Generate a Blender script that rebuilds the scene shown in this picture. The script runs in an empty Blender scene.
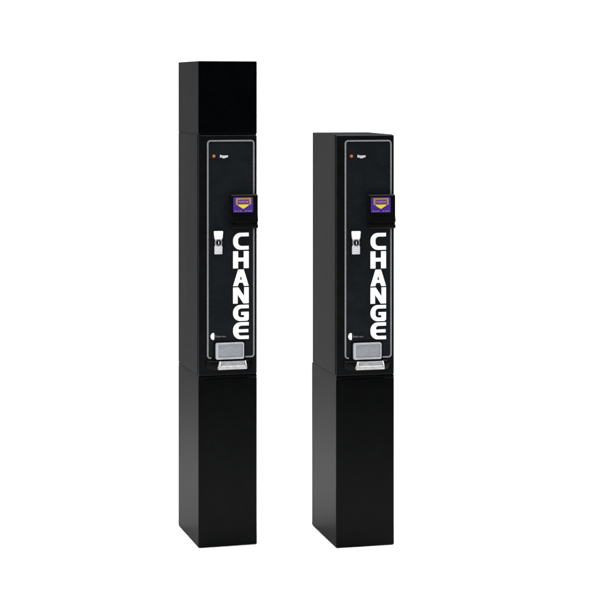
import bpy, bmesh, math, random
from math import radians as R
from mathutils import Vector, Matrix
from mathutils.geometry import tessellate_polygon
random.seed(4)
S = bpy.context.scene
COL = S.collection

# ------------------------------------------------------------------ camera
cd = bpy.data.cameras.new("camera"); cam = bpy.data.objects.new("camera", cd); COL.objects.link(cam)
cam.location = (0, -7.336, 1.887); cam.rotation_euler = (R(90), 0, 0)
cd.sensor_width = 36; cd.lens = 107.4; cd.shift_x = 0.025; cd.shift_y = -0.3533; cd.clip_end = 200
S.camera = cam
# ------------------------------------------------------------------ studio light
S.view_settings.view_transform = 'Standard'; S.view_settings.look = 'None'
S.view_settings.exposure = 0; S.view_settings.gamma = 1
W = bpy.data.worlds.new("World"); S.world = W; W.use_nodes = True
W.node_tree.nodes['Background'].inputs[0].default_value = (.9, .95, 1, 1)
W.node_tree.nodes['Background'].inputs[1].default_value = 0.05

def lamp(name, loc, target, sx, sy, power, col=(1, 1, 1)):
    l = bpy.data.lights.new(name, 'AREA'); l.shape = 'RECTANGLE'; l.size = sx; l.size_y = sy; l.energy = power; l.color = col
    o = bpy.data.objects.new(name, l); COL.objects.link(o); o.location = loc
    o.rotation_euler = (Vector(target) - Vector(loc)).to_track_quat('-Z', 'Y').to_euler()
    return o
lamp('overhead_softbox', (0, 0.6, 3.7), (0, 0.6, 0), 6.0, 2.6, 810)
key = lamp('key_softbox', (-3.2, -6.5, 3.6), (0, 0, 1.2), 1.6, 1.6, 49); key.data.spread = R(70)

# ------------------------------------------------------------------ materials
def mat(name, col, rough=.5, metal=0, spec=.5, bump=0, bscale=900, var=0, vscale=6):
    m = bpy.data.materials.new(name); m.use_nodes = True
    nt = m.node_tree; b = nt.nodes['Principled BSDF']
    b.inputs['Base Color'].default_value = (*col, 1); b.inputs['Roughness'].default_value = rough
    b.inputs['Metallic'].default_value = metal; b.inputs['Specular IOR Level'].default_value = spec
    tc = nt.nodes.new('ShaderNodeTexCoord')
    if bump:
        n = nt.nodes.new('ShaderNodeTexNoise'); n.inputs['Scale'].default_value = bscale; n.inputs['Detail'].default_value = 3
        nt.links.new(tc.outputs['Object'], n.inputs['Vector'])
        bp = nt.nodes.new('ShaderNodeBump'); bp.inputs['Strength'].default_value = bump; bp.inputs['Distance'].default_value = .001
        nt.links.new(n.outputs[0], bp.inputs['Height']); nt.links.new(bp.outputs[0], b.inputs['Normal'])
    if var:
        n = nt.nodes.new('ShaderNodeTexNoise'); n.inputs['Scale'].default_value = vscale; n.inputs['Detail'].default_value = 6
        n.inputs['Roughness'].default_value = .65
        nt.links.new(tc.outputs['Object'], n.inputs['Vector'])
        mr = nt.nodes.new('ShaderNodeMapRange'); mr.inputs['From Min'].default_value = .3; mr.inputs['From Max'].default_value = .7
        mr.inputs['To Min'].default_value = rough - var; mr.inputs['To Max'].default_value = rough + var
        nt.links.new(n.outputs[0], mr.inputs['Value']); nt.links.new(mr.outputs[0], b.inputs['Roughness'])
    return m
M = dict(
    trim=mat('grey_trim_print', (.20, .19, .20), .45, 0, .4, .1, 600, .05),
    hole=mat('dark_recess', (.002, .002, .002), .8, 0, .1),
    white=mat('white_lettering_vinyl', (.86, .86, .86), .5, 0, .3),
    grey=mat('grey_small_print', (.12, .105, .11), .5, 0, .3),
    steel=mat('brushed_steel', (.25, .26, .285), .42, .35, .5, .25, 500, .07, 30),
    steel2=mat('bright_steel', (.40, .40, .39), .35, .3, .5, .2, 500, .07, 30),
    chrome=mat('polished_lock_metal', (.85, .85, .87), .3, .2, .5, .05, 500),
    orange=mat('orange_lamp_lens', (.36, .085, .022), .3, 0, .5),
    purple=mat('purple_label_print', (.036, .009, .20), .5, 0, .3, 0, 0, .05, 40),
    tan=mat('tan_label_print', (.30, .17, .07), .5, 0, .3),
    plum=mat('plum_label_print', (.09, .025, .16), .5, 0, .3),
    yellow=mat('yellow_label_print', (.50, .43, .02), .5, 0, .3),
    sweep=mat('white_paper_sweep', (.88, .88, .88), .8, 0, .1, .2, 60),
)

def coat(name, col, rough, gain, cap, bump=.12):
    """dull black coating: matt body under a thin sheen that levels off towards grazing angles, as powder coat does"""
    m = mat(name, col, rough, 0, 0, bump, 1100); nt = m.node_tree
    bp = nt.nodes['Bump']; out = nt.nodes['Material Output']
    d = nt.nodes.new('ShaderNodeBsdfDiffuse'); d.inputs['Color'].default_value = (*col, 1)
    g = nt.nodes.new('ShaderNodeBsdfGlossy'); g.inputs['Roughness'].default_value = rough
    tc0 = nt.nodes['Texture Coordinate']; oi = nt.nodes.new('ShaderNodeObjectInfo')
    tc = nt.nodes.new('ShaderNodeVectorMath'); tc.operation = 'MULTIPLY_ADD'; tc.inputs[1].default_value = (1, 1, 1)
    sc = nt.nodes.new('ShaderNodeMath'); sc.operation = 'MULTIPLY'; sc.inputs[1].default_value = 9
    nt.links.new(oi.outputs['Random'], sc.inputs[0]); nt.links.new(tc0.outputs['Object'], tc.inputs[0]); nt.links.new(sc.outputs[0], tc.inputs[2])
    # thin film of dust and rubbed patches
    du = nt.nodes.new('ShaderNodeTexNoise'); du.inputs['Scale'].default_value = 14; du.inputs['Detail'].default_value = 9; du.inputs['Roughness'].default_value = .72
    nt.links.new(tc.outputs[0], du.inputs['Vector'])
    rp = nt.nodes.new('ShaderNodeValToRGB'); rp.color_ramp.elements[0].position = .42; rp.color_ramp.elements[1].position = .78
    rp.color_ramp.elements[0].color = (*[c * .8 for c in col], 1); rp.color_ramp.elements[1].color = (*[c * 1.2 + .0004 for c in col], 1)
    nt.links.new(du.outputs[0], rp.inputs[0]); nt.links.new(rp.outputs[0], d.inputs['Color'])
    n = nt.nodes.new('ShaderNodeTexNoise'); n.inputs['Scale'].default_value = 5; n.inputs['Detail'].default_value = 6
    nt.links.new(tc.outputs[0], n.inputs['Vector'])
    mr = nt.nodes.new('ShaderNodeMapRange'); mr.inputs['From Min'].default_value = .3; mr.inputs['From Max'].default_value = .7
    mr.inputs['To Min'].default_value = rough - .03; mr.inputs['To Max'].default_value = rough + .03
    nt.links.new(n.outputs[0], mr.inputs['Value']); nt.links.new(mr.outputs[0], g.inputs['Roughness'])
    f = nt.nodes.new('ShaderNodeFresnel'); f.inputs['IOR'].default_value = 1.22
    mu = nt.nodes.new('ShaderNodeMath'); mu.operation = 'MULTIPLY'; mu.inputs[1].default_value = gain
    mn = nt.nodes.new('ShaderNodeMath'); mn.operation = 'MINIMUM'; mn.inputs[1].default_value = cap
    wv = nt.nodes.new('ShaderNodeTexNoise'); wv.inputs['Scale'].default_value = 2.2; wv.inputs['Detail'].default_value = 1.5
    mp = nt.nodes.new('ShaderNodeMapping'); mp.inputs['Scale'].default_value = (3.5, 3.5, .8)
    nt.links.new(tc.outputs[0], mp.inputs['Vector']); nt.links.new(mp.outputs[0], wv.inputs['Vector'])
    b2 = nt.nodes.new('ShaderNodeBump'); b2.inputs['Strength'].default_value = .5; b2.inputs['Distance'].default_value = .006
    nt.links.new(wv.outputs[0], b2.inputs['Height']); nt.links.new(b2.outputs[0], bp.inputs['Normal'])
    mx = nt.nodes.new('ShaderNodeMixShader')
    nt.links.new(f.outputs[0], mu.inputs[0]); nt.links.new(mu.outputs[0], mn.inputs[0]); nt.links.new(mn.outputs[0], mx.inputs[0])
    nt.links.new(d.outputs[0], mx.inputs[1]); nt.links.new(g.outputs[0], mx.inputs[2])
    nt.links.new(bp.outputs[0], g.inputs['Normal']); nt.links.new(mx.outputs[0], out.inputs['Surface'])
    nt.nodes.remove(nt.nodes['Principled BSDF'])
    return m
M['paint'] = coat('black_powder_coat', (.0007, .0009, .0011), .16, .42, .038)
M['door'] = coat('black_door_paint', (.0030, .0034, .0040), .3, .5, .05)
M['panel'] = coat('blue_black_door_film', (.0070, .0088, .0106), .3, .4, .05, .05)
M['plastic'] = coat('black_moulded_plastic', (.0022, .0022, .0022), .35, .4, .05)
M['frame'] = mat('flap_rim_lit_tone', (.38, .39, .42), .4, .3, .5, .2, 500)  # flap steel in a paler tone, so its border looks lit and raised
M['legend'] = mat('pale_small_print', (.52, .52, .52), .5, 0, .3)
M['steel3'] = mat('grey_lock_plate', (.55, .55, .6), .35, .2, .5, .05, 500)

def wear(m, lo, hi, scale, stretch, p0=.35, p1=.65):
    """uneven, rubbed colour on print and bare metal"""
    nt = m.node_tree; b = nt.nodes['Principled BSDF']; c = b.inputs['Base Color'].default_value[:3]
    tc = nt.nodes.new('ShaderNodeTexCoord'); mp = nt.nodes.new('ShaderNodeMapping'); mp.inputs['Scale'].default_value = stretch
    n = nt.nodes.new('ShaderNodeTexNoise'); n.inputs['Scale'].default_value = scale; n.inputs['Detail'].default_value = 7; n.inputs['Roughness'].default_value = .65
    r = nt.nodes.new('ShaderNodeValToRGB'); r.color_ramp.elements[0].position = p0; r.color_ramp.elements[1].position = p1
    r.color_ramp.elements[0].color = (*[x * lo for x in c], 1); r.color_ramp.elements[1].color = (*[x * hi for x in c], 1)
    nt.links.new(tc.outputs['Object'], mp.inputs['Vector']); nt.links.new(mp.outputs[0], n.inputs['Vector'])
    nt.links.new(n.outputs[0], r.inputs[0]); nt.links.new(r.outputs[0], b.inputs['Base Color'])
wear(M['trim'], .55, 1.15, 260, (1, 1, 1.6))
wear(M['white'], .86, 1.02, 40, (1, 1, 1))
wear(M['steel'], .84, 1.08, 40, (1, 1, 4)); wear(M['frame'], .86, 1.1, 50, (1, 1, 2)); wear(M['steel2'], .75, 1.1, 60, (1, 1, 2))
wear(M['steel3'], .75, 1.1, 80, (1, 1, 3)); wear(M['purple'], .75, 1.15, 55, (1, 1, 1)); wear(M['tan'], .7, 1.15, 160, (1, 1, 1))

# ------------------------------------------------------------------ mesh helpers
def obj(name, bm, m, parent=None, label=None):
    me = bpy.data.meshes.new(name); bmesh.ops.recalc_face_normals(bm, faces=bm.faces[:]); bm.to_mesh(me); bm.free()
    for x in (m if isinstance(m, (list, tuple)) else [m]): me.materials.append(x)
    o = bpy.data.objects.new(name, me); COL.objects.link(o)
    if parent: o.parent = parent
    if label: o['label'] = label
    return o
def add_box(bm, lo, hi, bev=0, seg=3, mi=0):
    t = bmesh.new(); bmesh.ops.create_cube(t, size=1)
    for v in t.verts: v.co = Vector([lo[i] + (v.co[i] + .5) * (hi[i] - lo[i]) for i in range(3)])
    if bev: bmesh.ops.bevel(t, geom=t.edges[:], offset=bev, segments=seg, profile=.5, affect='EDGES')
    merge(bm, t, mi); return bm
def merge(bm, t, mi=0):
    me = bpy.data.meshes.new('tmp'); t.to_mesh(me); t.free(); n = len(bm.faces); bm.from_mesh(me); bpy.data.meshes.remove(me)
    bm.faces.ensure_lookup_table()
    for f in bm.faces[n:]: f.material_index = mi
def plate(bm, loops, y0, y1, mi=0, bev=0):
    """flat shape in the x-z plane (outer loop, then holes) given depth from y0 (back) to y1 (front, smaller)"""
    t = bmesh.new(); F = []; B = []
    for lp in loops:
        F.append([t.verts.new((x, y1, z)) for x, z in lp]); B.append([t.verts.new((x, y0, z)) for x, z in lp])
    flatF = [v for l in F for v in l]; flatB = [v for l in B for v in l]
    for tri in tessellate_polygon([[Vector((x, z, 0)) for x, z in lp] for lp in loops]):
        t.faces.new([flatF[i] for i in tri]); t.faces.new([flatB[i] for i in reversed(tri)])
    for f, b in zip(F, B):
        for i in range(len(f)):
            j = (i + 1) % len(f); t.faces.new((f[i], f[j], b[j], b[i]))
    bmesh.ops.recalc_face_normals(t, faces=t.faces[:]); merge(bm, t, mi); return bm
def arc(cx, cz, rx, rz, a0, a1, n=8):
    return [(cx + rx * math.cos(R(a0 + (a1 - a0) * i / n)), cz + rz * math.sin(R(a0 + (a1 - a0) * i / n))) for i in range(n + 1)]
def rrect(x0, z0, x1, z1, r, n=6):
    return (arc(x1 - r, z1 - r, r, r, 0, 90, n) + arc(x0 + r, z1 - r, r, r, 90, 180, n)
            + arc(x0 + r, z0 + r, r, r, 180, 270, n) + arc(x1 - r, z0 + r, r, r, 270, 360, n))
def extr_profile(bm, prof, x0, x1, bev=0, mi=0):
    """closed (y,z) profile run along x"""
    t = bmesh.new(); a = [t.verts.new((x0, y, z)) for y, z in prof]; b = [t.verts.new((x1, y, z)) for y, z in prof]
    t.faces.new(a); t.faces.new(b[::-1])
    for i in range(len(a)):
        j = (i + 1) % len(a); t.faces.new((a[i], b[i], b[j], a[j]))
    bmesh.ops.recalc_face_normals(t, faces=t.faces[:])
    if bev: bmesh.ops.bevel(t, geom=t.edges[:], offset=bev, segments=2, profile=.5, affect='EDGES')
    merge(bm, t, mi); return bm
def cyl(bm, x, z, r, y0, y1, n=24, mi=0, r2=None):
    plate_pts = arc(x, z, r, r, 0, 360 - 360 / n, n - 1)
    t = bmesh.new(); r2 = r2 or r
    a = [t.verts.new((px, y0, pz)) for px, pz in plate_pts]
    b = [t.verts.new((x + (px - x) * r2 / r, y1, z + (pz - z) * r2 / r)) for px, pz in plate_pts]
    t.faces.new(a); t.faces.new(b[::-1])
    for i in range(n):
        j = (i + 1) % n; t.faces.new((a[i], b[i], b[j], a[j]))
    bmesh.ops.recalc_face_normals(t, faces=t.faces[:]); merge(bm, t, mi); return bm

# ------------------------------------------------------------------ setting: white floor running up into a backdrop
t = bmesh.new(); bmesh.ops.create_grid(t, x_segments=40, y_segments=40, size=.5)
for v in t.verts: v.co = Vector((v.co.x * 22, -6.5 + (v.co.y + .5) * 10.0, 0))
fl = obj('floor', t, M['sweep']); fl['kind'] = 'structure'
t = bmesh.new(); prof = [(3.5, 0)] + [(3.5 + 1.2 * math.sin(R(a)), 1.2 - 1.2 * math.cos(R(a))) for a in range(6, 91, 6)] + [(4.7, 7.5)]
A = [t.verts.new((-11, y, z)) for y, z in prof]; B = [t.verts.new((11, y, z)) for y, z in prof]
for i in range(len(prof) - 1): t.faces.new((A[i], B[i], B[i + 1], A[i + 1]))
for f in t.faces: f.smooth = True
bd = obj('backdrop', t, M['sweep']); bd['kind'] = 'structure'

# ------------------------------------------------------------------ the upright word, letter by letter (unit boxes)
def L_C():
    return [[(1, 1)] + arc(.46, .54, .46, .46, 90, 180) + arc(.46, .46, .46, .46, 180, 270) + [(1, 0), (1, .22)]
            + arc(.56, .42, .24, .20, 270, 180) + arc(.56, .58, .24, .20, 180, 90) + [(1, .78)]]
def L_E():
    return [[(1, 1)] + arc(.46, .54, .46, .46, 90, 180) + arc(.46, .46, .46, .46, 180, 270) + [(1, 0), (1, .2)]
            + arc(.55, .33, .2, .13, 270, 180, 5) + [(.36, .40), (.97, .40), (.97, .58), (.36, .58)]
            + arc(.55, .67, .2, .13, 180, 90, 5) + [(1, .8)]]
def L_G():
    return [[(1, 1)] + arc(.46, .54, .46, .46, 90, 180) + arc(.46, .46, .46, .46, 180, 270) + [(.9, 0), (1, .08), (1, .56), (.52, .56), (.52, .37), (.7, .37), (.7, .22)]
            + arc(.54, .40, .22, .18, 270, 180) + arc(.54, .60, .22, .18, 180, 90) + [(1, .78)]]
def L_H():
    return [[(0, 0), (.32, 0), (.32, .40), (.68, .40), (.68, 0), (1, 0), (1, 1), (.68, 1), (.68, .62), (.32, .62), (.32, 1), (0, 1)]]
def L_A():
    return [[(0, 0), (.30, 0), (.38, .20), (.62, .20), (.70, 0), (1, 0), (.68, 1), (.32, 1)], [(.43, .38), (.5, .64), (.57, .38)]]
def L_N():
    return [[(0, 0), (.29, 0), (.29, .56), (.66, 0), (1, 0), (1, 1), (.71, 1), (.71, .44), (.34, 1), (0, 1)]]

# ------------------------------------------------------------------ the machine
WD, DP = .248, .392
Z_PED, Z_CAB, Z_TOP = .703, 1.6965, 1.998

def machine(near, ang, label, topper, ped_back=0):
    """near = the floor point under the front left corner"""
    root = bpy.data.objects.new('change_machine', None); COL.objects.link(root)
    root.empty_display_size = .1
    rot = Matrix.Rotation(R(ang), 3, 'Z')
    root.location = Vector((near[0], near[1], 0)) + rot @ Vector((WD / 2, DP / 2, 0))
    root.rotation_euler = (0, 0, R(ang))
    root['label'] = label; root['category'] = 'change machine'; root['group'] = 'change machines standing side by side'
    def P(name, bm, m, parent=root, lab=None):
        if parent is root: bmesh.ops.translate(bm, verts=bm.verts, vec=(-WD / 2, -DP / 2, 0))
        else: bmesh.ops.translate(bm, verts=bm.verts, vec=(-WD / 2, -DP / 2, 0))
        return obj(name, bm, m, parent, lab)
    # pedestal: sheet-metal column with a set-back joint on top
    b = bmesh.new(); add_box(b, (0, 0, 0.002), (WD, DP + ped_back, Z_PED - .010), .004)
    add_box(b, (.0015, .0015, Z_PED - .02), (WD - .0015, DP - .0015 + ped_back, Z_PED - .004))
    add_box(b, (.0005, .0005, Z_PED - .0075), (WD - .0005, DP - .0005 + ped_back, Z_PED), .0012)
    P('pedestal', b, M['paint'])
    # cabinet body
    b = bmesh.new(); add_box(b, (.0, .016, Z_PED + .004), (WD, DP, Z_CAB - .001), .004)
    add_box(b, (.002, .004, Z_PED - .002), (WD - .002, DP - .002, Z_PED + .01))
    cab = P('cabinet', b, M['paint'])
    # door slab over the whole front, softly rounded long edges
    b = bmesh.new(); add_box(b, (.0008, -.002, Z_PED + .0025), (WD - .0008, .013, Z_CAB - .003), .0045, 4)
    add_box(b, (.006, .012, Z_PED + .012), (WD - .006, .0175, Z_CAB - .009))
    door = P('door', b, M['door'])
    b = bmesh.new(); plate(b, [rrect(.0405, .784, .2305, 1.667, .012)], 0, -.0032)
    P('door_panel', b, M['panel'], door)
    # grey trim line, open at the coin cup
    x0, x1, zt, zb, r, w = .0350, .2360, 1.6730, .7755, .0145, .0060
    out = [(.053, zb)] + arc(x0 + r, zb + r, r, r, 270, 180) + arc(x0 + r, zt - r, r, r, 180, 90) + arc(x1 - r, zt - r, r, r, 90, 0) + arc(x1 - r, zb + r, r, r, 360, 270) + [(.196, zb)]
    q = r - w
    inn = [(.196, zb + w)] + arc(x1 - r, zb + r, q, q, 270, 360) + arc(x1 - r, zt - r, q, q, 0, 90) + arc(x0 + r, zt - r, q, q, 90, 180) + arc(x0 + r, zb + r, q, q, 180, 270) + [(.053, zb + w)]
    b = bmesh.new(); plate(b, [out + inn], 0, -.0052)
    P('trim', b, M['trim'], door)
    # indicator lamp and the small white legend next to it
    b = bmesh.new(); cyl(b, .0638, 1.607, .0066, 0, -.0045); cyl(b, .0638, 1.607, .0052, -.0045, -.0075, r2=.003)
    P('indicator_lamp', b, M['orange'], door)
    b = bmesh.new(); x = .0885
    for i, (h, wd, dz) in enumerate([(.0115, .0042, 0), (.0088, .0068, 0), (.0112, .0068, -.0032), (.0112, .0065, -.0032), (.0084, .0060, 0), (.0084, .0042, 0)]):
        z = 1.6015 + dz; k = .0022; x2 = x + wd - .0011
        if wd < .005: lp = [[(x, z), (x2, z), (x2 + k, z + h), (x + k, z + h)]]
        else:
            tq = .0022
            lp = [[(x, z), (x2, z), (x2 + k, z + h), (x + k, z + h)], [(x + tq + .0006, z + tq), (x2 - tq + .0004, z + tq), (x2 + k - tq - .0005, z + h - tq), (x + k + tq - .0003, z + h - tq)]]
        plate(b, lp, 0, -.0044); x += wd
    P('small_legend', b, M['legend'], door)
    # CHANGE, stacked letters
    b = bmesh.new()
    for fn, za, zb_ in ((L_C, 1.2205, 1.2905), (L_H, 1.1440, 1.2145), (L_A, 1.0710, 1.1390), (L_N, .9990, 1.0655), (L_G, .9270, .9930), (L_E, .8520, .9215)):
        xa, xb = .1448, .2112
        plate(b, [[(xa + x * (xb - xa), za + z * (zb_ - za)) for x, z in lp] for lp in fn()], 0, -.0056)
    P('lettering', b, M['white'], door)
    # maker's mark: half moon and a line of small print tapering off
    b = bmesh.new(); plate(b, [arc(.0625, .867, .0125, .0145, 90, 270, 14) + [(.0655, .8565), (.0655, .8775)]], 0, -.0046)
    P('maker_mark', b, M['white'], door)
    b = bmesh.new(); x = .0705
    for wd, h in ((.0055, .0095), (.0045, .006), (.005, .006), (.0045, .0055), (.0075, .0055), (.0045, .005), (.005, .005), (.0045, .0045), (.0045, .004)):
        plate(b, [[(x, .8625), (x + min(wd, .005) - .0018, .8625), (x + min(wd, .005) - .0018, .8625 + h), (x, .8625 + h)]], 0, -.0044); x += wd
    P('small_print', b, M['grey'], door)
    # T-handle lock: surround plate coloured dark for the recess shadow, upper grip, lock barrel, lower plate
    b = bmesh.new(); plate(b, [rrect(.0575, 1.197, .1055, 1.306, .008)], 0, -.0042)
    hd = P('door_handle', b, M['hole'])
    b = bmesh.new(); t = bmesh.new(); plate(t, [[(.0655, 1.2665), (.0985, 1.2665), (.1015, 1.2995), (.0625, 1.2995)]], -.002, -.014)
    bmesh.ops.bevel(t, geom=[e for e in t.edges if len(e.link_faces) == 2 and e.calc_face_angle(0) > .5], offset=.002, segments=2, affect='EDGES'); merge(b, t)
    add_box(b, (.0685, -.0085, 1.2080), (.0965, -.0025, 1.2960), .0015)
    P('upper_grip', b, M['chrome'], hd)
    b = bmesh.new(); add_box(b, (.0655, -.0125, 1.2045), (.0985, -.002, 1.2385), .0025)
    for z in (1.2125, 1.221, 1.2295): add_box(b, (.071, -.0137, z - .0018), (.093, -.0115, z + .0018), .0008, 1)
    P('lower_plate', b, M['steel3'], hd)
    b = bmesh.new(); cyl(b, .082, 1.252, .0155, -.002, -.011, 28); cyl(b, .082, 1.252, .0105, -.011, -.0135, 24, 1); add_box(b, (.0806, -.0142, 1.246), (.0834, -.0128, 1.258), 0, 1, 2)
    P('lock_barrel', b, [M['steel'], M['plastic'], M['chrome']], hd)
    # bill acceptor: bezel box with a lower mouth
    xa, xb = .131, .2445
    b = bmesh.new()
    extr_profile(b, [(-.0015, 1.449), (-.024, 1.449), (-.029, 1.444), (-.029, 1.366), (-.031, 1.356), (-.034, 1.346), (-.034, 1.337), (-.026, 1.334), (-.026, 1.327), (-.034, 1.324), (-.034, 1.315), (-.028, 1.309), (-.0015, 1.309)], xa, xb, .0022)
    acc = P('bill_acceptor', b, M['plastic'])
    b = bmesh.new(); add_box(b, (.152, -.0275, 1.3275), (.219, -.0256, 1.3335))
    P('bill_slot', b, M['hole'], acc)
    b = bmesh.new(); plate(b, [rrect(.1395, 1.376, .2235, 1.4385, .003)], -.0285, -.0302)
    pan = P('instruction_label', b, M['purple'], acc)
    b = bmesh.new()
    plate(b, [rrect(.1505, 1.4065, .2140, 1.4345, .002)], -.030, -.0309, 0)
    plate(b, [rrect(.1500, 1.4290, .2145, 1.4350, .001)], -.0305, -.0315, 1)
    for i, x in enumerate((.1500, .2065)): plate(b, [rrect(x, 1.4075, x + .008, 1.4285, .001)], -.0305, -.0315, 1)
    for k in range(5): plate(b, [rrect(.163 + k * .0082, 1.4165, .1685 + k * .0082, 1.4225, .0008)], -.0305, -.0315, 1)
    for k in range(7):
        if k != 3: plate(b, [rrect(.147 + k * .0105, 1.3795, .1535 + k * .0105, 1.3830, .0008)], -.030, -.0309, 1)
    P('label_artwork', b, [M['plum'], M['tan']], acc)
    b = bmesh.new(); plate(b, [[(.1585, 1.4085), (.1590, 1.4045), (.1720, 1.3960), (.1815, 1.3905), (.1910, 1.3960), (.2040, 1.4045), (.2045, 1.4085)]], -.0305, -.0322)
    P('label_arrow', b, M['yellow'], acc)
    # coin cup: black moulding bulging under the flap, steel flap, bright lip
    b = bmesh.new()
    n = 22; rows = []
    t = bmesh.new()
    for i in range(n + 1):
        u = i / n; x = .028 + u * .198; e = max(0, 1 - (2 * u - 1) ** 4) ** .5
        rows.append([t.verts.new((x, y, z)) for y, z in ((-.0015, .7695), (-.0035 - .005 * e, .769), (-.004 - .017 * e, .765), (-.004 - .019 * e, .757), (-.004 - .012 * e, .7265 + .014 * (1 - e)), (-.0015, .722 + .018 * (1 - e)))])
    for a, c in zip(rows, rows[1:]):
        for j in range(6): t.faces.new((a[j], a[(j + 1) % 6], c[(j + 1) % 6], c[j]))
    t.faces.new(rows[0]); t.faces.new(rows[-1][::-1])
    for f in t.faces: f.smooth = True
    merge(b, t); plate(b, [rrect(.0615, .7705, .1945, .846, .006)], 0, -.0065)
    cup = P('coin_cup', b, M['plastic'])
    b = bmesh.new(); plate(b, [rrect(.0695, .7725, .1885, .8405, .007), rrect(.0800, .7805, .1840, .8345, .004)], -.006, -.0165, 1)
    add_box(b, (.0785, -.0125, .7795), (.1850, -.006, .8355))
    P('flap', b, [M['steel'], M['frame']], cup)
    b = bmesh.new(); extr_profile(b, [(-.015, .7635), (-.022, .7635), (-.030, .7475), (-.0345, .743), (-.0365, .7475), (-.0395, .747), (-.0395, .7365), (-.036, .733), (-.015, .738)], .0745, .1955, .0008, 1)
    for k in range(15):                                             # ribs pressed into the sloping floor of the cup
        x = .0835 + k * .0073
        extr_profile(b, [(-.0222, .7648), (-.0234, .7635), (-.0300, .7495), (-.0285, .7492)], x, x + .0040, 0, 0)
    for x in (.0755, .1895): extr_profile(b, [(-.020, .7660), (-.0260, .7660), (-.0398, .7480), (-.0300, .7440)], x, x + .005, .0007, 1)
    for v in b.verts:
        if v.co.x < .1: v.co.x += max(0, v.co.z - .737) * .28
    P('lip', b, [M['steel'], M['steel2']], cup)
    if topper:
        b = bmesh.new(); add_box(b, (0, 0, Z_CAB + .002), (WD, DP, Z_TOP), .0035)
        add_box(b, (.0018, .0018, Z_CAB - .0022), (WD - .0018, DP - .0018, Z_CAB + .01))
        P('topper', b, M['paint'])
    return root

machine((-.3545, 0), 15.6, 'taller black change machine with an extra plain box fitted on top', True)
machine((.2100, 0), 13.6, 'shorter black change machine without a box on top of its cabinet', False, .012)
